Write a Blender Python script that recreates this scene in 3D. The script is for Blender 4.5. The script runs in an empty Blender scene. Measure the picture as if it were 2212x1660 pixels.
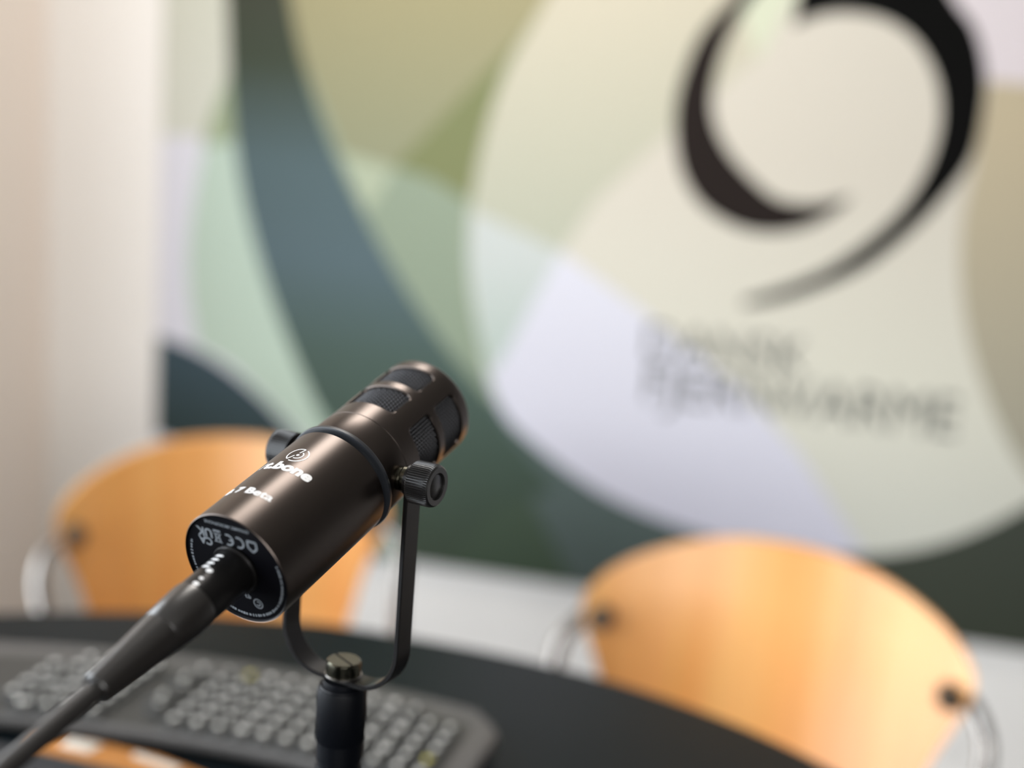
import bpy, bmesh, math, random
from math import sin, cos, pi, radians
from mathutils import Vector, Matrix

random.seed(4)
D = bpy.data
SC = bpy.context.scene
COL = SC.collection

# ------------------------------------------------------------------ camera
FPX = 2600.0
PITCH, ROLL = radians(-11.7), radians(4.6)
CAM = Vector((0, 0, 1.22))
FWD = Vector((0, cos(PITCH), sin(PITCH)))
_r0 = Vector((1, 0, 0)); _u0 = _r0.cross(FWD)
CR = _r0 * cos(ROLL) + _u0 * sin(ROLL)
CU = -_r0 * sin(ROLL) + _u0 * cos(ROLL)
cd = D.cameras.new('camera'); cam = D.objects.new('camera', cd); COL.objects.link(cam)
cd.sensor_fit = 'HORIZONTAL'; cd.sensor_width = 36.0; cd.lens = FPX * 36.0 / 2212.0
cd.clip_start = 0.02; cd.clip_end = 50
m3 = Matrix((CR, CU, -FWD)).transposed()
cam.matrix_world = Matrix.Translation(CAM) @ m3.to_4x4()
cd.dof.use_dof = True; cd.dof.focus_distance = 0.516
cd.dof.aperture_fstop = 2.5
SC.camera = cam

# ------------------------------------------------------------------ view and world
vs = SC.view_settings
vs.view_transform = 'Standard'; vs.look = 'None'; vs.gamma = 1.0; vs.use_curve_mapping = False
vs.exposure = 0.48
wd = D.worlds.new('world'); SC.world = wd; wd.use_nodes = True
wd.node_tree.nodes['Background'].inputs[0].default_value = (0.75, 0.85, 1.0, 1)
wd.node_tree.nodes['Background'].inputs[1].default_value = 0.5

# the room's own frame: U along the back wall, M out of it into the room
ANG = radians(10)
U = Vector((cos(ANG), -sin(ANG), 0)); M_ = Vector((-sin(ANG), -cos(ANG), 0))
P0 = Vector((0.1548, 2.2728, 0))
def room(u, m, z): return P0 + U * u + M_ * m + Vector((0, 0, z))
ROOM_M = Matrix((U, M_, Vector((0, 0, 1)))).transposed().to_4x4()   # columns U, M, Z (left-handed fix below)

def area_light(name, loc, direction, sx, sy, power, col, up=Vector((0, 0, 1)), spread=180):
    l = D.lights.new(name, 'AREA'); l.shape = 'RECTANGLE'; l.size = sx; l.size_y = sy
    l.energy = power; l.color = col; l.spread = radians(spread)
    o = D.objects.new(name, l); COL.objects.link(o)
    z = -direction.normalized(); x = up.cross(z).normalized(); y = z.cross(x)
    o.matrix_world = Matrix.Translation(loc) @ Matrix((x, y, z)).transposed().to_4x4()
    return o
W_U = -1.15                       # left wall
R_U, R_M, R_Z = 4.2, 4.4, 2.6     # right wall, front wall, ceiling
WIN = (1.05, 3.4, 0.10, 2.05)     # window opening in the left wall (m0, m1, z0, z1)
area_light('window_daylight', room(W_U - 0.16, (WIN[0] + WIN[1]) / 2, (WIN[2] + WIN[3]) / 2), U, 2.3, 1.9, 80, (0.88, 0.94, 1.0))
WN2 = (0.1, 2.3, 0.85, 2.3)      # second window, in the wall behind the viewer
area_light('window_daylight', room(1.2, R_M + 0.16, 1.58), -M_, 2.15, 1.4, 52, (1.0, 0.98, 0.95))
LAMPS = [(-0.25, 0.86, 15)]
for u, m, pw in LAMPS:
    area_light('ceiling_lamp_light', room(u, m, R_Z - 0.052), Vector((0, 0, -1)), 0.56, 0.56, pw, (1.0, 0.94, 0.88), up=U)

# ------------------------------------------------------------------ helpers
def lin(c):
    return tuple(((x / 255) / 12.92 if x / 255 <= 0.04045 else (((x / 255) + 0.055) / 1.055) ** 2.4) for x in c)

def mat(name, col, rough=0.5, metal=0.0, spec=0.5, coat=0.0, srgb=True, noise=None, bump=None):
    m = D.materials.new(name); m.use_nodes = True; nt = m.node_tree; b = nt.nodes['Principled BSDF']
    c = lin(col) if srgb else col
    b.inputs['Base Color'].default_value = (*c, 1); b.inputs['Roughness'].default_value = rough
    b.inputs['Metallic'].default_value = metal; b.inputs['Specular IOR Level'].default_value = spec
    b.inputs['Coat Weight'].default_value = coat; b.inputs['Coat Roughness'].default_value = 0.12
    if noise or bump:
        tc = nt.nodes.new('ShaderNodeTexCoord'); nz = nt.nodes.new('ShaderNodeTexNoise')
        nt.links.new(tc.outputs['Object'], nz.inputs['Vector'])
        nz.inputs['Scale'].default_value = (noise or bump)[0]; nz.inputs['Detail'].default_value = 4
        if noise:
            mx = nt.nodes.new('ShaderNodeMix'); mx.data_type = 'RGBA'
            mx.inputs[6].default_value = (*[x * (1 - noise[1]) for x in c], 1)
            mx.inputs[7].default_value = (*[min(1, x * (1 + noise[1])) for x in c], 1)
            nt.links.new(nz.outputs['Fac'], mx.inputs[0]); nt.links.new(mx.outputs[2], b.inputs['Base Color'])
        if bump:
            bp = nt.nodes.new('ShaderNodeBump'); bp.inputs['Strength'].default_value = bump[1]
            bp.inputs['Distance'].default_value = bump[2]
            nt.links.new(nz.outputs['Fac'], bp.inputs['Height']); nt.links.new(bp.outputs[0], b.inputs['Normal'])
    return m

MT = {}
MT['wall'] = mat('wall_paint', (241, 239, 235), 0.9, noise=(3, 0.015), bump=(180, 0.08, 0.002))
MT['wall_side'] = mat('beige_wall_paint', (243, 231, 220), 0.9, noise=(3, 0.015), bump=(180, 0.08, 0.002))
MT['wall_dark'] = mat('fill_cutting_wall_paint', (52, 50, 49), 0.9, noise=(3, 0.02))  # unseen right and front walls, coloured dark to cut fill light on the microphone
MT['ceiling'] = mat('ceiling_paint', (140, 137, 132), 0.95, noise=(3, 0.01))
MT['floor'] = mat('grey_linoleum', (96, 94, 92), 0.5, noise=(14, 0.08))
MT['white_trim'] = mat('white_trim_paint', (228, 228, 228), 0.5, noise=(6, 0.01))
MT['body'] = mat('brown_black_anodised_metal', (0.090, 0.075, 0.067), 0.33, 1.0, srgb=False, bump=(2600, 0.05, 0.0001))
MT['black_metal'] = mat('satin_black_metal', (0.014, 0.013, 0.013), 0.33, 0.6, srgb=False, bump=(2200, 0.05, 0.0001))
MT['black_plastic'] = mat('black_plastic', (0.010, 0.0095, 0.0095), 0.32, srgb=False, spec=0.6, noise=(300, 0.1))
MT['stand'] = mat('stand_black', (0.0025, 0.003, 0.0045), 0.4, srgb=False, spec=0.14, noise=(300, 0.1))
MT['matt_black'] = mat('matt_black_plate', (0.002, 0.002, 0.003), 0.5, srgb=False, spec=0.06, noise=(300, 0.1))
MT['rubber'] = mat('black_rubber_ring', (0.016, 0.018, 0.022), 0.42, srgb=False, noise=(300, 0.1))
MT['boot'] = mat('dark_grey_connector_plastic', (0.014, 0.012, 0.011), 0.30, srgb=False, spec=1.0, noise=(300, 0.1))
MT['cable'] = mat('dark_grey_cable_sheath', (0.018, 0.016, 0.015), 0.36, srgb=False, spec=0.9, noise=(300, 0.1))
MT['mesh'] = mat('black_woven_wire', (0.045, 0.045, 0.048), 0.34, 0.9, srgb=False, noise=(900, 0.15))
MT['nickel'] = mat('black_nickel', (0.11, 0.105, 0.080), 0.18, 1.0, srgb=False, noise=(300, 0.04))
MT['chrome'] = mat('chrome_tube', (0.32, 0.30, 0.28), 0.26, 1.0, srgb=False, noise=(30, 0.03))
MT['white_print'] = mat('white_print', (250, 250, 250), 0.5, noise=(300, 0.02))
MT['grey_print'] = mat('grey_print', (108, 113, 118), 0.5, noise=(300, 0.02))
MT['table'] = mat('black_laminate', (0.003, 0.006, 0.008), 0.42, srgb=False, spec=0.08, noise=(9, 0.06))
MT['kb'] = mat('grey_keyboard_plastic', (0.085, 0.082, 0.080), 0.45, srgb=False, noise=(80, 0.05))
MT['key'] = mat('dark_keycap_plastic', (0.024, 0.025, 0.024), 0.42, srgb=False, noise=(80, 0.05))
MT['legend'] = mat('keycap_legend', (225, 225, 220), 0.5, noise=(80, 0.02))
MT['legend_y'] = mat('yellow_keycap_legend', (210, 200, 70), 0.5, noise=(80, 0.02))
MT['orange'] = mat('orange_brown_card', (168, 110, 48), 0.5, noise=(20, 0.06))
MT['paper'] = mat('white_paper', (196, 188, 176), 0.6, noise=(40, 0.02))
MT['navy'] = mat('navy_cover', (20, 27, 36), 0.4, noise=(60, 0.05))
MT['dark_clip'] = mat('grey_bracket', (70, 62, 52), 0.4, 0.3, noise=(60, 0.05))

def wood():
    m = D.materials.new('beech_veneer'); m.use_nodes = True; nt = m.node_tree; b = nt.nodes['Principled BSDF']
    tc = nt.nodes.new('ShaderNodeTexCoord')
    oi = nt.nodes.new('ShaderNodeObjectInfo')
    mp = nt.nodes.new('ShaderNodeMapping'); mp.inputs['Scale'].default_value = (9, 0.6, 0.35)
    ad = nt.nodes.new('ShaderNodeVectorMath'); ad.operation = 'ADD'
    nt.links.new(tc.outputs['Object'], mp.inputs[0]); nt.links.new(mp.outputs[0], ad.inputs[0])
    cb = nt.nodes.new('ShaderNodeCombineXYZ'); mu = nt.nodes.new('ShaderNodeMath'); mu.operation = 'MULTIPLY'
    mu.inputs[1].default_value = 9.0
    nt.links.new(oi.outputs['Random'], mu.inputs[0]); nt.links.new(mu.outputs[0], cb.inputs[0]); nt.links.new(cb.outputs[0], ad.inputs[1])
    n = nt.nodes.new('ShaderNodeTexNoise'); n.inputs['Scale'].default_value = 1.0; n.inputs['Detail'].default_value = 2
    nt.links.new(ad.outputs[0], n.inputs['Vector'])
    r = nt.nodes.new('ShaderNodeValToRGB')
    r.color_ramp.elements[0].position = 0.3; r.color_ramp.elements[0].color = (*lin((220, 148, 74)), 1)
    r.color_ramp.elements[1].position = 0.7; r.color_ramp.elements[1].color = (*lin((238, 186, 118)), 1)
    nt.links.new(n.outputs['Fac'], r.inputs[0])
    mp2 = nt.nodes.new('ShaderNodeMapping'); mp2.inputs['Scale'].default_value = (260, 20, 6)
    n2 = nt.nodes.new('ShaderNodeTexNoise'); n2.inputs['Scale'].default_value = 1.0
    nt.links.new(tc.outputs['Object'], mp2.inputs[0]); nt.links.new(mp2.outputs[0], n2.inputs['Vector'])
    mx = nt.nodes.new('ShaderNodeMix'); mx.data_type = 'RGBA'; mx.blend_type = 'MULTIPLY'; mx.inputs[0].default_value = 0.18
    nt.links.new(r.outputs[0], mx.inputs[6]); nt.links.new(n2.outputs['Color'], mx.inputs[7])
    nt.links.new(mx.outputs[2], b.inputs['Base Color'])
    b.inputs['Roughness'].default_value = 0.36; b.inputs['Coat Weight'].default_value = 0.45; b.inputs['Coat Roughness'].default_value = 0.25
    return m
MT['wood'] = wood()

def tag(o, label=None, cat=None, group=None, kind=None):
    if label: o['label'] = label
    if cat: o['category'] = cat
    if group: o['group'] = group
    if kind: o['kind'] = kind
    return o

def empty(name, loc, rz=0.0):
    o = D.objects.new(name, None); COL.objects.link(o); o.empty_display_size = 0.05
    o.matrix_world = Matrix.Translation(loc) @ Matrix.Rotation(rz, 4, 'Z')
    o.rotation_euler = (0, 0, rz); o.location = loc
    return o

def wm(o):
    """world matrix without waiting for the depsgraph"""
    b = o.matrix_basis.copy()
    return wm(o.parent) @ b if o.parent else b

def mesh(name, verts, faces, mats, parent=None, M=None, smooth=True, fm=None, sharp=35):
    """verts are in the frame M (world when None); the object sits in that frame under its parent"""
    M = M or Matrix.Identity(4)
    me = D.meshes.new(name); me.from_pydata([tuple(v) for v in verts], [], faces)
    if not isinstance(mats, (list, tuple)): mats = [mats]
    for m in mats: me.materials.append(m)
    if fm: me.polygons.foreach_set('material_index', fm)
    bm = bmesh.new(); bm.from_mesh(me); bmesh.ops.remove_doubles(bm, verts=bm.verts, dist=1e-6)
    bmesh.ops.recalc_face_normals(bm, faces=bm.faces)
    for e in bm.edges:
        if len(e.link_faces) == 2 and e.calc_face_angle(0) > radians(sharp): e.smooth = False
    bm.to_mesh(me); bm.free()
    if smooth: me.polygons.foreach_set('use_smooth', [True] * len(me.polygons))
    o = D.objects.new(name, me); COL.objects.link(o)
    if parent:
        o.parent = parent; o.matrix_basis = wm(parent).inverted() @ M
    else:
        o.matrix_basis = M
    return o

class MB:
    def __init__(s): s.v = []; s.f = []; s.m = []
    def add(s, v, f, mi=0):
        n = len(s.v); s.v += [Vector(p) for p in v]; s.f += [tuple(i + n for i in q) for q in f]; s.m += [mi] * len(f); return s
    def box(s, a, b, mi=0):
        (x0, y0, z0), (x1, y1, z1) = a, b
        v = [(x, y, z) for z in (z0, z1) for y in (y0, y1) for x in (x0, x1)]
        return s.add(v, [(0, 2, 3, 1), (4, 5, 7, 6), (0, 1, 5, 4), (2, 6, 7, 3), (0, 4, 6, 2), (1, 3, 7, 5)], mi)
    def lathe(s, prof, n=64, mi=0, rad=None, a0=0):
        """prof = [(radius, height)] about local Z; rad(k) may scale the radius for knurls (radius, index)"""
        v = []; f = []
        L = len(prof)
        for (r, h) in prof:
            for k in range(n):
                a = a0 + 2 * pi * k / n
                rr = rad(r, k) if rad else r
                v.append((rr * sin(a), -rr * cos(a), h))
        for i in range(L - 1):
            for k in range(n):
                k2 = (k + 1) % n
                f.append((i * n + k, i * n + k2, (i + 1) * n + k2, (i + 1) * n + k))
        if prof[0][0] > 1e-7: f.append(tuple(range(n))[::-1])
        if prof[-1][0] > 1e-7: f.append(tuple((L - 1) * n + k for k in range(n)))
        return s.add(v, f, mi)
    def tube(s, path, r, n=16, mi=0, caps=True):
        path = [Vector(p) for p in path]; v = []; f = []
        t0 = (path[1] - path[0]).normalized()
        up = Vector((0, 0, 1)) if abs(t0.z) < .9 else Vector((1, 0, 0))
        x = up.cross(t0).normalized()
        for i, p in enumerate(path):
            t = (path[min(i + 1, len(path) - 1)] - path[max(i - 1, 0)]).normalized()
            x = (x - t * x.dot(t)).normalized(); y = t.cross(x)
            rr = r[i] if isinstance(r, (list, tuple)) else r
            for k in range(n):
                a = 2 * pi * k / n; v.append(p + x * rr * cos(a) + y * rr * sin(a))
        for i in range(len(path) - 1):
            for k in range(n):
                k2 = (k + 1) % n; f.append((i * n + k, i * n + k2, (i + 1) * n + k2, (i + 1) * n + k))
        if caps:
            f.append(tuple(range(n))[::-1]); f.append(tuple((len(path) - 1) * n + k for k in range(n)))
        return s.add(v, f, mi)
    def build(s, name, mats, parent=None, M=None, **k):
        return mesh(name, s.v, s.f, mats, parent, M, fm=s.m, **k)

def spline(pts, sub=8, closed=False):
    P = [Vector(p) for p in pts]; n = len(P); out = []
    rng = range(n if closed else n - 1)
    for i in rng:
        if closed: a, b, c, d = P[(i - 1) % n], P[i], P[(i + 1) % n], P[(i + 2) % n]
        else: a, b, c, d = P[max(i - 1, 0)], P[i], P[i + 1], P[min(i + 2, n - 1)]
        for k in range(sub):
            t = k / sub
            out.append(0.5 * ((2 * b) + (c - a) * t + (2 * a - 5 * b + 4 * c - d) * t * t + (-a + 3 * b - 3 * c + d) * t ** 3))
    if not closed: out.append(P[-1])
    return out

def extrude_outline(pts, z0, z1, bev=0.0, mi=0):
    """closed 2-D outline -> slab with softened top and bottom edges"""
    n = len(pts); c = sum((Vector(p[:2]) for p in pts), Vector((0, 0))) / n
    def ins(d):
        out = []
        for i in range(n):
            a, b, e = Vector(pts[i - 1][:2]), Vector(pts[i][:2]), Vector(pts[(i + 1) % n][:2])
            t = (e - a).normalized(); nn = Vector((-t.y, t.x))
            if nn.dot(c - b) < 0: nn = -nn
            out.append(b + nn * d)
        return out
    rings = [(z0, bev), (z0 + bev, 0), (z1 - bev, 0), (z1 - bev * .3, bev * .3), (z1, bev)] if bev else [(z0, 0), (z1, 0)]
    v = []; f = []
    for z, d in rings: v += [(p.x, p.y, z) for p in ins(d)]
    for i in range(len(rings) - 1):
        for k in range(n):
            k2 = (k + 1) % n; f.append((i * n + k, i * n + k2, (i + 1) * n + k2, (i + 1) * n + k))
    f.append(tuple(range(n))[::-1]); f.append(tuple((len(rings) - 1) * n + k for k in range(n)))
    return v, f

def text2d(s, size, bold=0.0, shear=0.0, cut=None, align='CENTER', space=1.0):
    c = D.curves.new('t', 'FONT'); c.body = s; c.size = size; c.offset = bold; c.shear = shear; c.align_x = align
    c.space_character = space; c.resolution_u = 4
    o = D.objects.new('t', c); COL.objects.link(o)
    dg = bpy.context.evaluated_depsgraph_get(); me = D.meshes.new_from_object(o.evaluated_get(dg))
    bm = bmesh.new(); bm.from_mesh(me)
    if cut and bm.verts:
        x0 = min(v.co.x for v in bm.verts); x1 = max(v.co.x for v in bm.verts); x = x0 + cut
        while x < x1:
            bmesh.ops.bisect_plane(bm, geom=bm.verts[:] + bm.edges[:] + bm.faces[:], plane_co=(x, 0, 0), plane_no=(1, 0, 0))
            x += cut
    bm.verts.index_update()
    V = [v.co.copy() for v in bm.verts]; F = [tuple(v.index for v in f.verts) for f in bm.faces]
    bm.free(); D.meshes.remove(me); D.objects.remove(o); D.curves.remove(c)
    return V, F

# ------------------------------------------------------------------ the room
RM = Matrix.Translation(P0) @ Matrix((U, -M_, Vector((0, 0, 1)))).transposed().to_4x4()   # local x = U, y = -M, z up
def rbox(mb, u0, u1, m0, m1, z0, z1, mi=0): return mb.box((u0, -m1, z0), (u1, -m0, z1), mi)
def struct(name, mb, m):
    o = mb.build(name, m, None, RM, smooth=False); o['kind'] = 'structure'; return o
struct('wall_back', rbox(MB(), W_U - .1, R_U + .1, -.1, 0, 0, R_Z), MT['wall'])
wl = MB()
rbox(wl, W_U - .1, W_U, 0, WIN[0], 0, R_Z); rbox(wl, W_U - .1, W_U, WIN[1], R_M, 0, R_Z)
rbox(wl, W_U - .1, W_U, WIN[0], WIN[1], 0, WIN[2]); rbox(wl, W_U - .1, W_U, WIN[0], WIN[1], WIN[3], R_Z)
struct('wall_left', wl, MT['wall_side'])
struct('wall_right', rbox(MB(), R_U, R_U + .1, 0, R_M, 0, R_Z), MT['wall_dark'])
wq = MB(); a, b, c, d = WN2
for q in ((W_U - .1, a, 0, R_Z), (b, R_U + .1, 0, R_Z), (a, b, 0, c), (a, b, d, R_Z)): rbox(wq, q[0], q[1], R_M, R_M + .1, q[2], q[3])
struct('wall_front', wq, MT['wall_dark'])
wq = MB()
for q in ((a, b, c, c + .05), (a, b, d - .05, d), (a, a + .05, c + .05, d - .05), (b - .05, b, c + .05, d - .05)): rbox(wq, q[0], q[1], R_M + .03, R_M + .08, q[2], q[3])
wq2 = wq
struct('floor', rbox(MB(), W_U - .1, R_U + .1, -.1, R_M + .1, -.1, 0), MT['floor'])
struct('ceiling', rbox(MB(), W_U - .1, R_U + .1, -.1, R_M + .1, R_Z, R_Z + .1), MT['ceiling'])
struct('baseboard_back', rbox(MB(), W_U, R_U, 0, .014, 0, .07), MT['white_trim'])
wf = MB(); m0, m1, z0, z1 = WIN
for a, b, c, d in ((m0, m1, z0, z0 + .05), (m0, m1, z1 - .05, z1), (m0, m0 + .05, z0 + .05, z1 - .05), (m1 - .05, m1, z0 + .05, z1 - .05),
                   ((m0 + m1) / 2 - .03, (m0 + m1) / 2 + .03, z0 + .05, z1 - .05)):
    rbox(wf, W_U - .08, W_U - .03, a, b, c, d)
w1 = struct('window_1', wf, MT['white_trim'])
def glass():
    m = D.materials.new('window_glass'); m.use_nodes = True; nt = m.node_tree; nt.nodes.remove(nt.nodes['Principled BSDF'])
    a = nt.nodes.new('ShaderNodeBsdfTransparent'); b = nt.nodes.new('ShaderNodeBsdfGlossy'); b.inputs['Roughness'].default_value = 0.02
    x = nt.nodes.new('ShaderNodeMixShader'); x.inputs[0].default_value = 0.05
    nt.links.new(a.outputs[0], x.inputs[1]); nt.links.new(b.outputs[0], x.inputs[2]); nt.links.new(x.outputs[0], nt.nodes['Material Output'].inputs[0])
    return m
MT['glass'] = glass()
for a, b in ((m0 + .05, (m0 + m1) / 2 - .03), ((m0 + m1) / 2 + .03, m1 - .05)):
    rbox(MB(), W_U - .058, W_U - .052, a, b, z0 + .05, z1 - .05).build('pane', MT['glass'], w1, RM, smooth=False)

w2 = struct('window_2', wq2, MT['white_trim'])
a, b, c, d = WN2
rbox(MB(), a + .05, b - .05, R_M + .052, R_M + .058, c + .05, d - .05).build('pane', MT['glass'], w2, RM, smooth=False)
for i, (u, m, pw) in enumerate(LAMPS):
    mb = MB()
    for a, b, c, d in ((-.31, .31, -.31, -.28), (-.31, .31, .28, .31), (-.31, -.28, -.28, .28), (.28, .31, -.28, .28)):
        mb.box((u + a, -m + c, R_Z - .05), (u + b, -m + d, R_Z))
    mb.box((u - .28, -m - .28, R_Z - .02), (u + .28, -m + .28, R_Z))
    o = mb.build('ceiling_light', MT['white_trim'], None, RM, smooth=False)
    tag(o, ['square white ceiling light above the banner', 'square white ceiling light behind the viewer', 'square white ceiling light over the right side of the room'][i], 'ceiling light')

# ------------------------------------------------------------------ printed banner on the back wall
BT = 0.02                                   # its thickness off the wall
def on_wall(px, py, off=BT):
    ray = FWD + CR * (px - 1106) / FPX - CU * (py - 830) / FPX
    o = P0 + M_ * off; t = (o - CAM).dot(M_) / ray.dot(M_); q = CAM + ray * t - P0
    return q.dot(U), q.z
BX0, BX1, BZ0, BZ1 = -0.893, 2.35, 0.357, 2.15
def dim(c): return tuple(x * .94 for x in c)
CMATS = []
def cmat(c):
    key = tuple(c)
    for i, (k, m) in enumerate(CMATS):
        if k == key: return i
    CMATS.append((key, mat('banner_print', dim(c), 0.62, spec=0.3, noise=(5, 0.012)))); return len(CMATS) - 1
GR = []
def gmat(c0, c1, z0, z1):
    """printed gradient of the artwork, running up the banner from c0 at z0 to c1 at z1"""
    m = D.materials.new('banner_print_gradient'); m.use_nodes = True; nt = m.node_tree; b = nt.nodes['Principled BSDF']
    tc = nt.nodes.new('ShaderNodeTexCoord'); sp = nt.nodes.new('ShaderNodeSeparateXYZ'); mr = nt.nodes.new('ShaderNodeMapRange')
    mr.inputs[1].default_value = z0; mr.inputs[2].default_value = z1
    rp = nt.nodes.new('ShaderNodeValToRGB'); cs = [c0] + ([c1] if not isinstance(c1, list) else c1)
    rp.color_ramp.elements[0].color = (*lin(dim(cs[0])), 1); rp.color_ramp.elements[1].color = (*lin(dim(cs[-1])), 1)
    for i, c in enumerate(cs[1:-1]):
        e = rp.color_ramp.elements.new((i + 1) / (len(cs) - 1)); e.color = (*lin(dim(c)), 1)
    nt.links.new(tc.outputs['Object'], sp.inputs[0]); nt.links.new(sp.outputs['Z'], mr.inputs[0])
    nt.links.new(mr.outputs[0], rp.inputs[0]); nt.links.new(rp.outputs[0], b.inputs['Base Color'])
    b.inputs['Roughness'].default_value = 0.62; b.inputs['Specular IOR Level'].default_value = 0.3
    CMATS.append(((name_i := len(CMATS), 'g'), m)); return len(CMATS) - 1

bn = MB(); _lay = [0]
bn.box((BX0, -BT, BZ0), (BX1, -.001, BZ1), cmat((226, 226, 236)))
def clip_poly(P):
    def clip(P, ax, lim, sgn):
        out = []
        for i in range(len(P)):
            a, b = P[i - 1], P[i]; ia = sgn * (a[ax] - lim) >= 0; ib = sgn * (b[ax] - lim) >= 0
            if ia != ib:
                t = (lim - a[ax]) / (b[ax] - a[ax]); out.append(tuple(a[k] + (b[k] - a[k]) * t for k in (0, 1)))
            if ib: out.append(tuple(b))
        return out
    for ax, lim, sg in ((0, BX0, 1), (0, BX1, -1), (1, BZ0, 1), (1, BZ1, -1)):
        if P: P = clip(P, ax, lim, sg)
    return P
def fill2d(P):
    from mathutils.geometry import tessellate_polygon
    return [tuple(t) for t in tessellate_polygon([[Vector((p[0], p[1], 0)) for p in P]])]
def piece(px, mi, smooth=0, mb=None, step=0.00006):
    mb = mb or bn
    if smooth: px = [(v.x, v.y) for v in spline([(x, y, 0) for x, y in px], smooth, True)]
    P = clip_poly([on_wall(x, y) for x, y in px]); _lay[0] += 1
    off = BT + step * _lay[0]
    mb.add([(u, -off, z) for u, z in P], fill2d(P), mi)
def curve(pts, sub=6): return [(v.x, v.y) for v in spline([(x, y, 0) for x, y in pts], sub)]

ribbonR = curve([(560, -500), (590, -250), (627, 0), (652, 120), (700, 270), (765, 420), (855, 590), (955, 740), (1045, 850), (1100, 930), (1200, 1060)])
ribbonL = curve([(470, -500), (478, -250), (490, 0), (498, 190), (520, 390), (570, 590), (636, 770), (705, 920), (790, 1080), (850, 1240), (880, 1330)])
circleL = curve([(1330, -250), (1180, 0), (1085, 170), (1027, 380), (1012, 560), (1036, 730), (1080, 880), (1160, 965), (1290, 1060), (1440, 1128), (1620, 1180), (1830, 1200), (1980, 1188), (2110, 1148), (2240, 1080), (2420, 960), (2560, 800)])
# far left pale strip and the light green leaf
piece([(300, -600), (600, -600), (600, 295), (300, 295)], gmat((216, 218, 208), (205, 206, 190), .9, 1.6))
piece(curve([(520, 20), (492, 160), (455, 260), (425, 400), (408, 520), (408, 620), (425, 740)]) + [(425, 745)] + curve([(500, 790), (590, 880), (680, 980), (760, 1100), (810, 1240)]) + [(860, 1330), (900, 1330), (700, 700), (600, 300), (520, 0)], gmat((186, 204, 186), (192, 212, 198), .4, 1.1))
piece(curve([(500, 60), (492, 160), (455, 260), (437, 315)]) + [(530, 300), (530, 60)], cmat((158, 172, 140)))
# teal leaf bottom left
piece(curve([(300, 722), (358, 732), (450, 772), (540, 838), (620, 920), (690, 1020), (760, 1150)]) + [(560, 1200)] + curve([(560, 1090), (470, 1010), (395, 960), (300, 925)]), gmat((36, 54, 50), (56, 76, 86), .52, .74))
# the region between ribbon and circle
piece([(560, -500), (1330, -500), (1330, -250)] + circleL[6:40] + ribbonR[::-1], gmat((136, 152, 130), (148, 162, 140), .5, 1.1))
piece([(560, -500), (1350, -500), (1200, 0), (1100, 110), (850, 362), (740, 330), (650, 120), (600, 0)], gmat((146, 150, 120), (162, 154, 116), 1.1, 1.5))
piece([(1110, 95), (1180, 0), (1090, 170), (1040, 340), (1014, 436), (930, 385), (850, 362)], cmat((126, 132, 88)))
piece([(735, 330), (850, 365), (820, 420), (792, 460)], cmat((178, 188, 162)))
# dark lower field
piece(curve([(705, 780), (900, 790), (1062, 868), (1120, 930), (1300, 1060), (1560, 1165), (1830, 1195), (2110, 1145), (2400, 960)]) + [(2500, 1900), (800, 1500)], gmat((56, 62, 50), (62, 68, 58), .36, .6))
piece([(860, 820), (1080, 880), (1150, 1080), (1260, 1300), (840, 1300)], gmat((58, 74, 56), (74, 92, 76), .36, .75))
piece([(1062, 868), (1120, 900), (1600, 1150), (1700, 1300), (1260, 1300), (1150, 1085)], gmat((74, 86, 82), (92, 108, 106), .36, .7))
piece([(860, 1300)] + ribbonL[::-1][6:] + ribbonR + [(1070, 1100), (900, 1300)], gmat((56, 70, 54), [(62, 80, 68), (70, 90, 82), (84, 104, 110), (82, 102, 106), (56, 66, 50), (56, 58, 44)], .40, 1.5))
# pale leaf under the ribbon
piece(curve([(690, 900), (770, 1030), (820, 1180), (835, 1300)]) + [(870, 1300)] + curve([(862, 1235), (812, 1100), (735, 960), (690, 880)]), cmat((150, 176, 156)))
# the large light circle
piece(circleL + [(2700, -400), (1500, -500)], gmat((210, 212, 202), [(222, 220, 204), (214, 207, 192)], .42, 1.2))
piece([(1330, -250)] + curve([(1180, 0), (1085, 170), (1027, 380), (1020, 455)]) + [(1120, 500), (1212, 545), (1290, 430), (1410, 320), (1640, 120), (1720, -300)], gmat((188, 192, 172), (206, 198, 176), .95, 1.5))
piece(curve([(1022, 456), (1014, 560), (1038, 730), (1062, 810)]) + [(1100, 760), (1212, 545)], gmat((188, 202, 194), (204, 210, 206), .8, 1.0))
piece([(1212, 545), (1392, 675), (1600, 838), (1730, 985), (1868, 1200)] + circleL[::-1][30:-32] + [(1062, 812), (1100, 750)], gmat((208, 207, 222), [(220, 220, 232), (224, 224, 234)], .42, .95))
# right-hand arcs
piece(curve([(2110, -50), (2140, 120), (2110, 330), (2078, 480), (2078, 640), (2112, 800), (2190, 980), (2300, 1120)]) + [(2700, 1100), (2700, -100)], gmat((168, 164, 146), (192, 178, 148), .7, 1.3))
piece([(2040, -200), (2700, -200), (2700, 215), (2130, 175), (2060, 60)], cmat((222, 212, 214)))
piece([(1640, 130), (1700, 20), (1760, -60), (1660, -120), (1600, 20)], cmat((212, 216, 190)))
CM = [m for k, m in CMATS]
banner = bn.build('banner', CM, None, RM, smooth=False)
tag(banner, 'wide green and cream printed banner of overlapping arcs on the back wall', 'banner')

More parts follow.
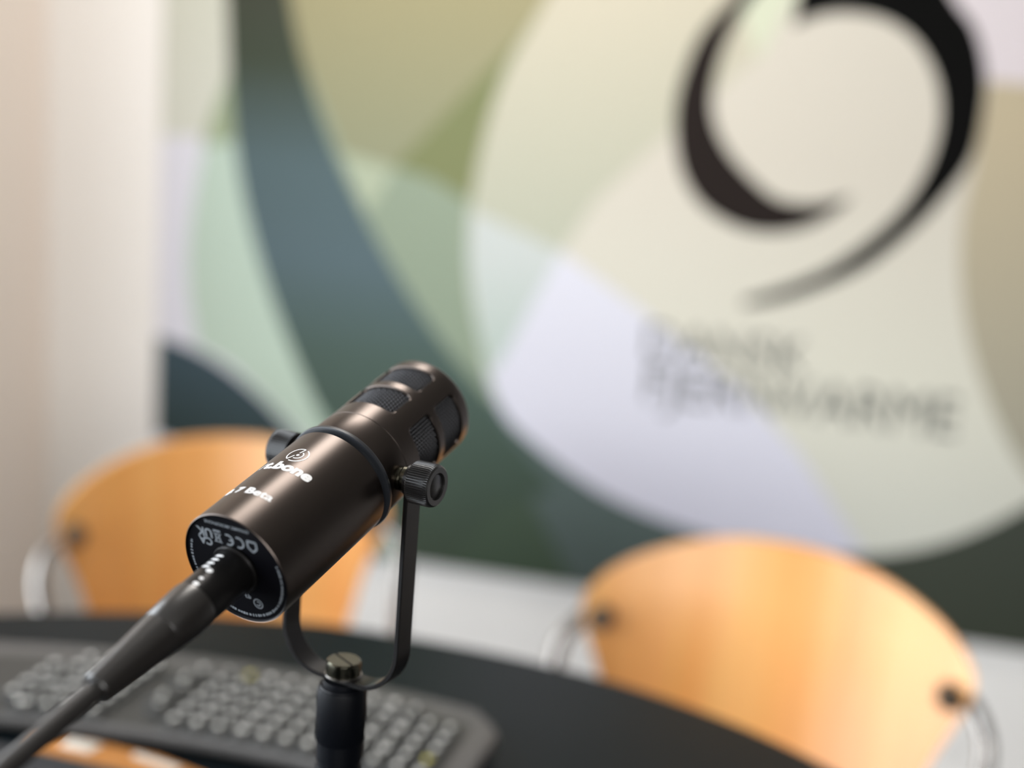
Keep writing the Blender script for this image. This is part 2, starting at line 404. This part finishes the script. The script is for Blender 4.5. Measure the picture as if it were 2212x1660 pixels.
_lay[0] = 30
eb = MB()
piece(curve([(1700, -130), (1630, -60), (1578, 0), (1510, 80), (1466, 195), (1458, 290), (1474, 376), (1518, 445), (1592, 490), (1665, 503), (1737, 492), (1795, 464), (1842, 424)], 5)
      + curve([(1759, 441), (1686, 433), (1629, 392), (1571, 325), (1541, 253), (1542, 181), (1571, 87), (1621, 0), (1690, -70), (1760, -130)], 5), 0, mb=eb)
em1 = eb.build('emblem', mat('dark_brown_print', (34, 27, 24), 0.7, spec=0.12, noise=(5, 0.02)), banner, RM, smooth=False)
em1['label'] = 'dark brown left crescent of the swirl emblem'
eb = MB()
piece(curve([(1990, -120), (2060, 0), (2106, 65), (2128, 160), (2122, 250), (2098, 345), (2034, 432), (1961, 506), (1867, 578), (1759, 626), (1672, 652), (1604, 660)], 5)
      + curve([(1606, 648), (1694, 620), (1781, 583), (1867, 526), (1940, 460), (1990, 388), (2022, 310), (2032, 236), (2019, 160), (1976, 86), (1911, 42), (1831, 27), (1766, 34), (1716, 54), (1718, 30), (1740, -60), (1800, -140)], 5), 0, mb=eb)
em2 = eb.build('emblem', mat('black_print', (5, 5, 4), 0.7, spec=0.08, noise=(5, 0.02)), banner, RM, smooth=False)
em2['label'] = 'black right curl of the swirl emblem'
def wall_text(s, px0, py0, px1, cap_h, name, step):
    """letters from (px0, baseline) to px1, cap height in metres"""
    V, F = text2d(s, 1.0, 0.0, 0)
    x0 = min(v.x for v in V); x1 = max(v.x for v in V); ch = max(v.y for v in V if v.y < 5)
    u0, zb = on_wall(px0, py0); u1, _ = on_wall(px1, py0)
    sx = (u1 - u0) / (x1 - x0); sy = cap_h / ch
    mb = MB(); mb.add([(u0 + (v.x - x0) * sx, -(BT + step), zb + v.y * sy) for v in V], F)
    return mb.build(name, mat('grey_letter_print', (84, 85, 81), 0.6, noise=(5, 0.02)), banner, RM, smooth=False)
wall_text('DANSK', 1392, 771, 1742, 0.066, 'lettering', .0022)
wall_text('FJERNVARME', 1392, 866, 2075, 0.074, 'lettering', .0022)

# ------------------------------------------------------------------ table
TZ = 0.73
tpts = [(-.476, 1.087), (-.351, 1.116), (-.26, 1.124), (-.168, 1.124), (-.083, 1.109), (.009, 1.086), (.106, 1.05), (.187, 1.004), (.258, .946),
        (.33, .86), (.40, .72), (.44, .52), (.44, .28), (.38, .02), (.24, -.22), (.0, -.42), (-.3, -.54), (-.7, -.58), (-1.0, -.46), (-1.12, -.2), (-1.14, .2), (-1.08, .55), (-.94, .82), (-.72, 1.0)]
tab = empty('oval_table', Vector((-.35, .28, 0)))
tag(tab, 'dark oval table top carrying the keyboard and microphone stand', 'table')
ol = [(v.x, v.y) for v in spline([(x, y, 0) for x, y in tpts], 5, True)]
v, f = extrude_outline(ol, TZ - .028, TZ, .004); mb = MB(); mb.add(v, f); mb.build('table_top', MT['table'], tab, sharp=50)
TM = Matrix.Translation((-.35, .28, 0))
MB().lathe([(.05, .02), (.045, .05), (.045, .66), (.06, .70), (.13, .702)], 40).build('pedestal', MT['black_metal'], tab, TM)
MB().lathe([(.34, 0), (.34, .008), (.33, .014), (.06, .03), (.045, .05)], 64).build('base', MT['black_metal'], tab, TM)

# ------------------------------------------------------------------ chairs
def chair(name, loc, rz, label):
    root = empty(name, Vector(loc), rz)
    tag(root, label, 'chair', 'beech shell chairs around the table')
    CMx = wm(root)
    prof = [(.43, .120), (.47, .140), (.52, .156), (.56, .166), (.60, .176), (.64, .190), (.665, .199), (.69, .205), (.71, .202), (.73, .190), (.75, .168), (.765, .142), (.778, .112), (.788, .078), (.794, .045), (.796, .0)]
    prof = [((.677 + (z - .69) * .875) if z > .69 else z - .013, w * 1.08) for z, w in prof]
    pr = [(p.x, p.y) for p in spline([(a, b, 0) for a, b in prof], 3)]
    def sp(x, z, o):
        y = -.9 * x * x * 1.6 + (z - .60) * .22 - (.05 * max(0, .52 - z) / .09)
        return (x, y + o, z)
    nx = 28; v = []; f = []; T = .010
    for side, o in ((0, 0.0), (1, T)):
        for z, w in pr:
            for k in range(nx + 1): v.append(sp(w * (2 * k / nx - 1), z, o))
    n1 = len(pr) * (nx + 1)
    for i in range(len(pr) - 1):
        for k in range(nx):
            a = i * (nx + 1) + k; b = a + 1; c = b + nx + 1; d_ = a + nx + 1
            f.append((a, b, c, d_)); f.append((n1 + a, n1 + d_, n1 + c, n1 + b))
        for k in (0, nx):
            a = i * (nx + 1) + k; d_ = a + nx + 1; f.append((a, d_, n1 + d_, n1 + a))
    for k in range(nx): f.append((k, k + 1, n1 + k + 1, n1 + k))
    mesh('backrest', v, f, MT['wood'], root, CMx, sharp=50)
    so = [(v.x, v.y) for v in spline([(-.20, -.02, 0), (-.215, -.2, 0), (-.19, -.38, 0), (0, -.42, 0), (.19, -.38, 0), (.215, -.2, 0), (.20, -.02, 0), (0, .0, 0)], 6, True)]
    v, f = extrude_outline(so, .44, .452, .004); mb = MB(); mb.add(v, f); mb.build('seat', MT['wood'], root, CMx, sharp=50)
    for s in (-1, 1):
        yb = sp(.199, .663, 0)[1]
        path = spline([(s * .235, -.09, .43), (s * .237, -.085, .52), (s * .238, -.08, .575), (s * .243, -.072, .605), (s * .238, -.062, .635), (s * .219, yb + .004, .658), (s * .195, yb + .006, .664)], 5)
        MB().tube(path, .0095, 14).build('arm_tube', MT['chrome'], root, CMx)
        MB().lathe([(.013, -.012), (.014, -.008), (.014, .010), (.011, .014)], 20).build('bracket', MT['dark_clip'], root,
            CMx @ Matrix.Translation((s * .198, yb - .004, .663)) @ Matrix.Rotation(pi / 2, 4, 'X'))
        MB().tube(spline([(s * .235, -.09, .43), (s * .238, -.06, .25), (s * .245, -.01, .0)], 5), .0095, 14).build('leg', MT['chrome'], root, CMx)
        MB().tube(spline([(s * .18, -.34, .432), (s * .215, -.37, .41), (s * .222, -.375, .25), (s * .23, -.39, .0)], 5), .0095, 14).build('leg', MT['chrome'], root, CMx)
        MB().tube(spline([(s * .18, -.34, .432), (s * .2, -.2, .43), (s * .235, -.09, .43)], 5), .0095, 14).build('seat_rail', MT['chrome'], root, CMx)
    return root
chair('shell_chair', (-.388, 1.610, 0), radians(22), 'orange beech shell chair behind the microphone, left of the two chairs')
chair('shell_chair', (.331, 1.330, 0), radians(-20.8), 'beech shell chair at the right end of the table, glossy on its right side')

# ------------------------------------------------------------------ keyboard
KO = Vector((.012, .912, TZ)); KA = radians(-14.5)
kb = empty('keyboard', KO, KA)
tag(kb, 'grey curved computer keyboard with dark keys lying on the dark table', 'keyboard')
KM = wm(kb)
def yr(x): return .013 - .58 * (x + .13) ** 2 + .0098
top_e = [(x, yr(x)) for x in [-.455 + i * .0205 for i in range(22)]]
outl = top_e + [(-.006, -.002), (.004, -.016), (.003, -.045), (.001, -.09), (-.003, -.118), (-.016, -.13)] + [(x, yr(x) - .138) for x in [-.05 - i * .0405 for i in range(11)]] 
v, f = extrude_outline(outl, .004, .016, .003); mb = MB(); mb.add(v, f); mb.build('case', MT['kb'], kb, KM, sharp=50)
for x in (-.42, -.03):
    for yy in (-.02, -.13): MB().box((x - .012, yr(x) + yy - .004, 0), (x + .012, yr(x) + yy + .004, .0045)).build('foot', MT['rubber'], kb, KM)
mb = MB(); wel = [(-.020, yr(-.02) - .025)] + [(-.04 - i * .04, yr(-.04 - i * .04) - .025) for i in range(11)] + [(-.44 + i * .04, yr(-.44 + i * .04) - .135) for i in range(11)] + [(-.020, yr(-.02) - .135)]
v, f = extrude_outline(wel, .0155, .0164); mb.add(v, f); mb.build('key_well', MT['key'], kb, KM, sharp=50)
letters = 'QWERTYUIOPASDFGHJKLZXCVBNM1234567890'
LT = {}
def key(x, y, ang, w, ch, leg):
    h = .0150; mb = MB(); b = .0022
    for (z0, sc0) in ((0, 1),): pass
    o = []
    rings = [(.0165, w / 2, h / 2), (.0215, w / 2 - .0012, h / 2 - .0012), (.0228, w / 2 - .0030, h / 2 - .0028)]
    v = []; f = []
    for z, a, c in rings:
        for sx, sy in ((-1, -1), (1, -1), (1, 1), (-1, 1)):
            cx, cy = sx * (a - b), sy * (c - b)
            for k in range(4):
                t = {(-1, -1): pi, (1, -1): 1.5 * pi, (1, 1): 0, (-1, 1): .5 * pi}[(sx, sy)] + k * pi / 6
                v.append((cx + b * cos(t), cy + b * sin(t), z))
    n = 16
    for i in range(2):
        for k in range(n):
            k2 = (k + 1) % n; f.append((i * n + k, i * n + k2, (i + 1) * n + k2, (i + 1) * n + k))
    f.append(tuple(range(n))[::-1]); f.append(tuple(2 * n + k for k in range(n)))
    mb.add(v, f, 0)
    if ch:
        if ch not in LT: LT[ch] = text2d(ch, .0092, .0006)
        V, F = LT[ch]; mb.add([(p.x, p.y - .0025, .02286) for p in V], F, 1)
    mb.build('key', [MT['key'], leg], kb, KM @ Matrix.Translation((x, y, 0)) @ Matrix.Rotation(ang, 4, 'Z'))
def kang(x): return math.atan(-1.16 * (x + .13))
li = 0
for r in range(6):
    cols = [(-.032 - .0185 * c, .0160) for c in range(12)]
    cols = [c for c in cols if not (r == 0 and c[0] > -.06)]
    if r < 5: cols += [(-.264 - .0 , .0250)] if r in (1, 3) else [(-.2585, .0155)]
    cols += [(-.300 - .0185 * c, .0160) for c in range(4 if r in (0, 5) else 5)]
    for x, w in cols:
        li += 1
        key(x, yr(x) - .036 - .0178 * r, kang(x), w, letters[(li * 7) % len(letters)], MT['legend_y'] if li in (9, 70) else MT['legend'])

# ------------------------------------------------------------------ papers in front of the keyboard
def slab(name, pts, z0, z1, m, label, cat, parent=None):
    v, f = extrude_outline(pts, z0, z1, .0008); mb = MB(); mb.add(v, f)
    o = mb.build(name, m, parent, Matrix.Translation((0, 0, 0)), sharp=50)
    if not parent: tag(o, label, cat)
    return o
nb = empty('notebook', Vector((-.26, .80, TZ)), 0)
tag(nb, 'orange brown notebook with white paper labels along the front edge of the keyboard', 'notebook')
slab('cover', [(-.345, .850), (-.30, .8475), (-.245, .8335), (-.195, .8095), (-.165, .782), (-.178, .70), (-.35, .74)], TZ + .0005, TZ + .008, MT['orange'], '', '', nb)
for pts in ([(-.318, .848), (-.290, .843), (-.296, .828), (-.322, .836)], [(-.262, .835), (-.222, .8185), (-.226, .812), (-.264, .829)], [(-.215, .799), (-.196, .789), (-.204, .778), (-.22, .789)]):
    slab('paper_label', pts, TZ + .0075, TZ + .0088, MT['paper'], '', '', nb)
slab('folder', [(-.50, .842), (-.352, .822), (-.262, .800), (-.18, .765), (-.19, .60), (-.50, .62)], TZ + .0095, TZ + .0140, MT['navy'], 'dark navy folder at the lower left corner lying over the orange notebook', 'folder')

# ------------------------------------------------------------------ microphone
RC = Vector((-.1052, .4579, 1.0398))
AX = Vector((.43586729, .84403592, .31244689)).normalized()
SX = Vector((.88851945, -.45883896, 0)).normalized()
NX = SX.cross(AX)
HX = Vector((.45883896, .88851945, 0)).normalized()        # horizontal, along the microphone
MF = Matrix.Translation(RC) @ Matrix((SX, -NX, AX)).transposed().to_4x4()    # local x = s, y = -n, z = axis
PV = RC + AX * .084                                         # pivot of the yoke
YB = .9618                                                  # underside of the yoke
mic = empty('microphone', Vector((PV.x, PV.y, YB)))
tag(mic, 'dark brown metal broadcast microphone held in a black yoke above the table', 'microphone')
def cp(ph, r, t): return Vector((r * sin(ph), -r * cos(ph), t))
R = .026
MB().lathe([(.0254, .0012), (.0255, .0003), (.0257, .0001), (.0260, .0005), (R, .0012), (R, .0690), (.0256, .0694), (.0240, .0696)], 160).build('rear_body', MT['body'], mic, MF, sharp=30)
MB().lathe([(.0105, .0030), (.0105, .0016), (.0110, .0010), (.0250, .0010), (.0254, .0006), (.0255, .0012)], 120).build('rear_plate', MT['matt_black'], mic, MF, sharp=30)
MB().lathe([(.0240, .0696), (.0240, .0722), (.0264, .0723), (.0268, .0725), (.0268, .0738), (.0267, .0741), (.0248, .0742)], 160).build('ring', MT['rubber'], mic, MF, sharp=30)
RH = .0252
MB().lathe([(.0240, .0741), (RH - .0002, .0742), (RH, .0746), (RH, .0896), (RH - .0003, .0898)], 160).build('collar', MT['body'], mic, MF, sharp=30)
# head shell with eight rounded windows (two rows of four)
def head():
    mb = MB(); T0, T1, T2, T3 = .0901, .1000 - .0014, .1200, .1400
    rows = [(.0990, .1198, .1003, .1178), (.1198, .1405, .1222, .1386)]
    Rr = RH - .0001; N = 288; hw = radians(33.5); cr = .0030; wall = .0012
    def ring_pts(rect, k, rounded):
        """k-th direction sample on a rectangle (x half-width a, y half-height b) or rounded rect"""
        a, b = rect; th = 2 * pi * (k + .5) / N
        # even perimeter sampling driven by the outer cell's shape
        per = k / N * 4; side = int(per); t = per - side
        c = [(-1, -1), (1, -1), (1, 1), (-1, 1), (-1, -1)]
        x = c[side][0] + (c[side + 1][0] - c[side][0]) * t; y = c[side][1] + (c[side + 1][1] - c[side][1]) * t
        x *= a; y *= b
        if rounded:
            qx, qy = abs(x) - (a - cr), abs(y) - (b - cr)
            if qx > 0 and qy > 0:
                # corner zone: push onto the arc
                l = math.hypot(qx, qy); x = math.copysign(a - cr + qx / l * cr, x); y = math.copysign(b - cr + qy / l * cr, y)
        return x, y
    for (c0, c1, w0, w1) in rows:
        for q in range(4):
            pc = radians(-2.5 + 90 * q); tc = (w0 + w1) / 2
            A = Rr * pi / 4; a = Rr * hw; b = (w1 - w0) / 2
            V = []; L = 6
            for l in range(L + 1):
                s = l / L
                for k in range(N):
                    x1, y1 = ring_pts((a, b), k, True)
                    # outer cell point
                    per = k / N * 4; side = int(per); t = per - side
                    cc = [(-1, -1), (1, -1), (1, 1), (-1, 1), (-1, -1)]
                    X = (cc[side][0] + (cc[side + 1][0] - cc[side][0]) * t) * A; Y = cc[side][1] + (cc[side + 1][1] - cc[side][1]) * t
                    Y = (c0 if Y < 0 else c1) * abs(Y) + tc * (1 - abs(Y)) if True else Y
                    x = x1 * s + X * (1 - s); y = (tc + y1) * s + Y * (1 - s)
                    V.append(cp(pc + x / Rr, Rr, y))
            for dr, sh in ((.0001, .00012), (.0006, .0003), (.0014, .0003)):
                for k in range(N):
                    x, y = ring_pts((a, b), k, True); sc = 1 - sh / a
                    V.append(cp(pc + x * sc / Rr, Rr - dr, tc + y * (1 - sh / b)))
            F = []
            for l in range(L + 3):
                for k in range(N):
                    k2 = (k + 1) % N; F.append((l * N + k, l * N + k2, (l + 1) * N + k2, (l + 1) * N + k))
            mb.add(V, F)
    # plain tube below the windows and the rounded front end
    n = N; Q = N // 4
    mb2 = [(Rr - .0004, .0899), (Rr, .0902), (Rr, .0990)]
    def tubeprof(pr):
        V = []; F = []
        for r_, h in pr:
            for q in range(4):
                for k in range(Q):
                    t = k / Q; V.append(cp(radians(-2.5 + 90 * q) + (2 * t - 1) * pi / 4, r_, h))
        for i in range(len(pr) - 1):
            for k in range(n):
                k2 = (k + 1) % n; F.append((i * n + k, i * n + k2, (i + 1) * n + k2, (i + 1) * n + k))
        return V, F
    V, F = tubeprof([(.0238, .0899)] + mb2); mb.add(V, F)
    V, F = tubeprof([(Rr, .1405), (Rr, .1440), (Rr - .0002, .1451), (Rr - .0008, .1459), (Rr - .0018, .1464), (Rr - .0035, .1466), (.0200, .1466), (.0198, .1460), (.0001, .1460)]); mb.add(V, F)
    return mb.build('head', MT['body'], mic, MF, sharp=40)
head()
# woven wire inside the head
nphi, nt_ = 590, 190; V = []; F = []
for j in range(nt_ + 1):
    t = .0985 + (.1408 - .0985) * j / nt_
    for k in range(nphi):
        ph = 2 * pi * k / nphi
        a = 88 * ph; bb = (t - .0985) * 88 / .0235
        h = (cos(a) + cos(a / 2 + .8660254 * bb) + cos(a / 2 - .8660254 * bb)) / 3
        V.append(cp(ph, .0232 + .00085 * h, t))
for j in range(nt_):
    for k in range(nphi):
        k2 = (k + 1) % nphi; F.append((j * nphi + k, j * nphi + k2, (j + 1) * nphi + k2, (j + 1) * nphi + k))
gm = MB(); gm.add(V, F)
gm.build('grille', MT['mesh'], mic, MF, sharp=80)

# prints on the body
def wrap(name, V, F, ph0, t0, r, m, parent=None):
    mb = MB(); mb.add([cp(radians(ph0) + v.x / r, r + .00009, t0 + v.y) for v in V], F)
    return mb.build(name, m, parent or mic, MF)
V, F = text2d('t.bone', .0060, .00027, .10, cut=.0006)
x0 = min(v.x for v in V); x1 = max(v.x for v in V); k = .0248 / (x1 - x0); y1 = max(v.y for v in V)
V = [Vector(((v.x - x0) * k, v.y * .0057 / y1, 0)) for v in V]
# the stroke before the word
wrap('lettering', V, F, -24.5, .0371, R, MT['white_print'])
stroke = MB()
V, F = text2d('MB 7 Beta', .0046, .00010, 0, cut=.0006)
x0 = min(v.x for v in V); x1 = max(v.x for v in V); k = .0313 / (x1 - x0); y1 = max(v.y for v in V)
V = [Vector(((v.x - x0) * k, v.y * .0040 / y1, 0)) for v in V]
wrap('lettering', V, F, -48, .0173, R, MT['white_print'])
# round emblem: outer ring broken at top and lower left, inner arc, dot and the slanted stem
def arc2(mb, cx, cy, r, a0, a1, w, n=40, sy=1.0):
    V = []
    for i in range(n + 1):
        a = radians(a0 + (a1 - a0) * i / n)
        for q in (-.5, .5): V.append((cx + (r + q * w) * cos(a), cy + (r + q * w) * sin(a) * sy, 0))
    mb.add(V, [(2 * i, 2 * i + 1, 2 * i + 3, 2 * i + 2) for i in range(n)])
def line2(mb, a, b, w):
    a, b = Vector(a), Vector(b); d = (b - a); n = Vector((-d.y, d.x)).normalized() * w / 2
    pts = []
    N = 8
    for i in range(N + 1):
        p = a + d * i / N; pts += [(p.x - n.x, p.y - n.y, 0), (p.x + n.x, p.y + n.y, 0)]
    mb.add(pts, [(2 * i, 2 * i + 1, 2 * i + 3, 2 * i + 2) for i in range(N)])
line2(stroke, (0, 0), (.0020, .0048), .0005)
wrap('lettering', stroke.v, stroke.f, -30, .0372, R, MT['white_print'])
em = MB(); rr = .0048; w = .00055
arc2(em, 0, 0, rr, -110, 62, w); arc2(em, 0, 0, rr, 80, 232, w)
arc2(em, 0, 0, rr * .52, -105, 62, w)
line2(em, (rr * cos(radians(80)), rr * sin(radians(80))), (-.0002, .0016), w)
line2(em, (rr * cos(radians(232)), rr * sin(radians(232))), (-.0013, -.0006), w)
arc2(em, 0, 0, .00035, 0, 360, .0007, 16)
wrap('emblem', em.v, em.f, -1.5, .0491, R, MT['white_print'])

# marks on the rear plate (x = s, y = n; printed upside down)
rp = MB()
def rear(V, F, cx, cy, rot=pi, mirror=False):
    for v in V: pass
    c, s = cos(rot), sin(rot)
    rp.add([((cx + (c * v.x - s * v.y)), -(cy + (s * v.x + c * v.y)), .00093) for v in V], F)
for s, x, y, sz in (('UK', -13.2, 16.4, .0058), ('CA', -13.6, 12.6 + 4.0 - 4.2 + 3.6 - 4.2, .0050)):
    V, F = text2d(s, sz, .0002); rear(V, F, x / 1000, y / 1000)
mbs = MB()
line2(mbs, (-.0016, .0018), (.0016, .0018), .0005); line2(mbs, (-.0013, .0015), (-.0008, -.0020), .0005); line2(mbs, (.0013, .0015), (.0008, -.0020), .0005)
line2(mbs, (-.0009, -.0020), (.0009, -.0020), .0005); line2(mbs, (-.0020, .0022), (.0020, -.0024), .0004); line2(mbs, (.0020, .0022), (-.0020, -.0024), .0004); line2(mbs, (-.0019, -.0034), (.0019, -.0034), .0009)
rear(mbs.v, mbs.f, -.0066, .0132)
mbs = MB(); arc2(mbs, .0, 0, .0024, 65, 295, .00085); line2(mbs, (-.0024, 0), (-.0004, 0), .0008); rear(mbs.v, mbs.f, -.0012, .0137)
mbs = MB(); arc2(mbs, .0, 0, .0024, 65, 295, .00085); rear(mbs.v, mbs.f, .0042, .0137)
mbs = MB()
hp = [(-.0022, -.0022), (.0022, -.0022), (.0022, .0008), (0, .0028), (-.0022, .0008)]
for i in range(5): line2(mbs, hp[i - 1], hp[i], .0009)
rear(mbs.v, mbs.f, .0110, .0137)
V, F = text2d('DYNAMIC MICROPHONE', .0020, .00004)
rear(V, F, -.0008, .0210)
rng = random.Random(2)
def rim_text(a0, a1, r):
    a = a0
    while a < a1:
        wv = rng.choice((1.6, 2.4, 3.0)); mb3 = MB(); arc2(mb3, 0, 0, r, a, min(a + wv, a1), .0012 * rng.uniform(.7, 1.1), 4); rear(mb3.v, mb3.f, 0, 0, 0); a += wv + rng.choice((.7, .7, 2.0))
rim_text(158, 212, .0232); rim_text(-112, 18, .0228)
mbs = MB(); arc2(mbs, .0, 0, .0022, 0, 360, .0005); arc2(mbs, 0, 0, .0010, 30, 300, .0005); rear(mbs.v, mbs.f, .0078, -.0155)
V, F = text2d('t.b', .0028, .0001); rear(V, F, .0030, -.0140, 0)
rp.build('plate_print', MT['grey_print'], mic, MF, smooth=False)
MB().lathe([(.0108, .0010), (.0112, -.0002), (.0108, -.0010), (.0100, -.0010), (.0098, .0030)], 64).build('socket', MT['black_metal'], mic, MF)

# yoke
YW, YT = .0115, .0024; YK = .0318
def yoke():
    top = PV.z; r = .021; zb = YB + YT / 2
    path = []
    for s in (-1,):
        path.append((-YK, top))
    path = [(-YK, top + .0)]
    z = top
    while z > zb + r + .004: z -= .004; path.append((-YK, z))
    for i in range(0, 13):
        a = radians(180 + 90 * i / 12); path.append((-YK + r + r * cos(a), zb + r + r * sin(a)))
    mid = [(-x, z) for x, z in path[::-1]]
    path += mid
    V = []; F = []
    n = len(path)
    for i, (x, z) in enumerate(path):
        a = path[max(i - 1, 0)]; b = path[min(i + 1, n - 1)]
        t = Vector((b[0] - a[0], b[1] - a[1])).normalized(); nn = Vector((-t.y, t.x)) * (YT / 2)
        sect = [(-YW / 2 + .0005, 1), (-YW / 2, .7), (-YW / 2, -.7), (-YW / 2 + .0005, -1), (YW / 2 - .0005, -1), (YW / 2, -.7), (YW / 2, .7), (YW / 2 - .0005, 1)]
        for w_, q in sect: V.append(SX * (x + nn.x * q) + HX * w_ + Vector((0, 0, z + nn.y * q - YB)))
    for i in range(n - 1):
        for k in range(8):
            k2 = (k + 1) % 8; F.append((i * 8 + k, i * 8 + k2, (i + 1) * 8 + k2, (i + 1) * 8 + k))
    mb = MB(); mb.add(V, F)
    # rounded ends about the pivot
    for s in (-1, 1):
        V = []; N = 40
        for q in (-1, 1):
            for k in range(N):
                a = 2 * pi * k / N; V.append(SX * (s * YK + q * YT / 2) + HX * (.0076 * cos(a)) + Vector((0, 0, top - YB + .0076 * sin(a))))
        F = [tuple(range(N)), tuple(range(N, 2 * N))[::-1]] + [(k, (k + 1) % N, N + (k + 1) % N, N + k) for k in range(N)]
        mb.add(V, F)
    return mb.build('yoke', MT['black_metal'], mic, Matrix.Translation((PV.x, PV.y, YB)), sharp=30)
yoke()
for s in (-1, 1):
    # frame with local z pointing outwards along the pivot axis
    z = SX * s; x = HX; y = z.cross(x)
    F0 = Matrix.Translation(PV) @ Matrix((x, y, z)).transposed().to_4x4()
    i0 = YK + YT / 2
    n = 54 * 4; hgt = .0098
    def rad(r, k): return r - (.0006 if k % 4 in (2, 3) else 0) if r > .0094 else r
    kn = MB().lathe([(.0060, i0), (.0094, i0 + .0001), (.00975, i0 + .0006), (.00975, i0 + hgt - .0006), (.0097, i0 + hgt), (.0093, i0 + hgt + .0012), (.0086, i0 + hgt + .0018), (.0062, i0 + hgt + .0018), (.0060, i0 + hgt + .0012), (.0060, i0 + hgt + .0004), (.0001, i0 + hgt + .0004)], n, rad=rad)
    ko = kn.build('knob', MT['black_plastic'], mic, F0, sharp=30)
    MB().lathe([(.0053, i0 + hgt + .0002), (.0053, i0 + hgt + .0008), (.0050, i0 + hgt + .0010), (.0001, i0 + hgt + .0010)], 48).build('knob_cap', MT['black_plastic'], ko, F0)
    MB().lathe([(.0052, .0246), (.0056, .0250), (.0056, .0268), (.0052, .0272), (.0060, .0276), (.0063, .0280), (.0063, .0302), (.0060, YK - YT / 2)], 48).build('washer', MT['nickel'], mic, F0, sharp=30)
# clamp bolt standing on the yoke's bottom
BF = Matrix.Translation((PV.x, PV.y, YB + YT))
MB().lathe([(.0088, 0), (.0088, .0005), (.0086, .0007), (.0001, .0009)], 64).build('bolt_washer', MT['chrome'], mic, BF)
bo = MB().lathe([(.0078, .0007), (.0083, .0010), (.0083, .0060), (.0081, .0068), (.0076, .0073), (.0001, .0073)], 4 * 48,
    rad=lambda r, k: r - (.0004 if k % 4 > 1 else 0) if r > .0082 else r).build('bolt', MT['nickel'], mic, BF, sharp=30)
sl = MB().box((-.0078, -.00045, .00725), (.0078, .00045, .00742))
sl.build('slot', MT['matt_black'], bo, BF @ Matrix.Rotation(radians(-50), 4, 'Z'), smooth=False)

# ------------------------------------------------------------------ microphone stand
st = empty('microphone_stand', Vector((PV.x, PV.y, TZ)))
tag(st, 'slim black table microphone stand with a ribbed adapter under the yoke', 'microphone stand')
SF = Matrix.Translation((PV.x, PV.y, TZ)); H = YB - TZ
MB().lathe([(.0092, H - .0001), (.0094, H - .0004), (.0094, H - .0020), (.0098, H - .0023), (.0106, H - .0026), (.0112, H - .0036), (.0112, H - .0040)][::-1], 96).build('adapter_collar', MT['stand'], st, SF, sharp=30)
MB().lathe([(.0116, H - .0038), (.0119, H - .0044), (.0119, H - .0300), (.0116, H - .0304)][::-1], 4 * 60, rad=lambda r, k: r - (.00016 if k % 4 > 1 and r > .0118 else 0)).build('adapter_sleeve', MT['stand'], st, SF, sharp=50)
MB().lathe([(.0113, H - .0302), (.0113, H - .0400), (.0105, H - .0404)][::-1], 96).build('adapter_sleeve', MT['stand'], st, SF, sharp=50)
MB().lathe([(.0104, H - .0402), (.0104, H - .0440), (.0112, H - .0445), (.0112, H - .0490), (.0104, H - .0494)][::-1], 4 * 40, rad=lambda r, k: r - (.0003 if k % 4 > 1 and r > .011 else 0)).build('lock_ring', MT['stand'], st, SF, sharp=40)
MB().lathe([(.0095, .012), (.0095, H - .0492)], 48).build('pole', MT['stand'], st, SF, sharp=40)
MB().lathe([(.062, 0), (.065, .002), (.065, .006), (.062, .009), (.014, .013), (.011, .018), (.0096, .020)], 96).build('base', MT['stand'], st, SF, sharp=40)

# ------------------------------------------------------------------ cable and its connector
cb = empty('microphone_cable', RC - AX * .02)
tag(cb, 'dark grey microphone cable with its connector plugged into the microphone rear', 'cable')
def ml(prof, n=64): return [(r, -t) for r, t in prof]
MB().lathe(ml([(.0090, -.0022), (.0094, -.0018), (.0098, .0005), (.0098, .0235), (.0092, .0238)])[::-1], 96).build('connector_shell', MT['black_metal'], cb, MF, sharp=30)
MB().lathe(ml([(.0094, .0236), (.0101, .0240), (.0103, .0260), (.0100, .0330), (.0090, .0425), (.0088, .0428)])[::-1], 96).build('boot', MT['boot'], cb, MF, sharp=30)
MB().lathe(ml([(.0086, .0426), (.0089, .0430), (.0062, .0745), (.0061, .0756), (.0057, .0762), (.0040, .0762)])[::-1], 96).build('strain_relief', MT['boot'], cb, MF, sharp=30)
mk = MB()
def dot(ph, t, w, h):
    V = []; F = []
    for q in range(1, 5):
        for i in range(20):
            a = 2 * pi * i / 20; V.append(cp(radians(ph) + w / .0098 * cos(a) / 2 * q / 4, .00990, -t + h / 2 * sin(a) * q / 4))
    F = [tuple(range(20))] + [(q * 20 + i, q * 20 + (i + 1) % 20, (q + 1) * 20 + (i + 1) % 20, (q + 1) * 20 + i) for q in range(3) for i in range(20)]
    mk.add(V, F)
for ph, t in ((-10, .0048), (-11, .0074), (-12, .0099), (-13, .0123)): dot(ph, t, .0042, .0013)
dot(7, .0142, .0030, .0022); dot(8.7, .0192, .0020, .0013); dot(10.5, .0226, .0028, .0016)
mk.build('shell_print', MT['white_print'], cb, MF)
e0 = RC - AX * .0755
pth = spline([e0, RC - AX * .095, RC - AX * .118, RC - AX * .140, RC - AX * .165 + Vector((0, 0, -.004)), RC - AX * .20 + Vector((-.01, .0, -.025)), RC - AX * .22 + Vector((-.03, .01, -.09)),
              RC + Vector((-.15, -.17, -.2)), RC + Vector((-.19, -.12, -.27)), Vector((-.30, .36, TZ + .02)), Vector((-.38, .30, TZ + .0055)), Vector((-.46, .26, TZ + .0050)), Vector((-.6, .2, TZ + .0050)), Vector((-.75, .14, TZ + .0050)), Vector((-.9, .1, TZ + .0050))], 8)
MB().tube(pth, .0040, 24).build('cable', MT['cable'], cb, Matrix.Identity(4))
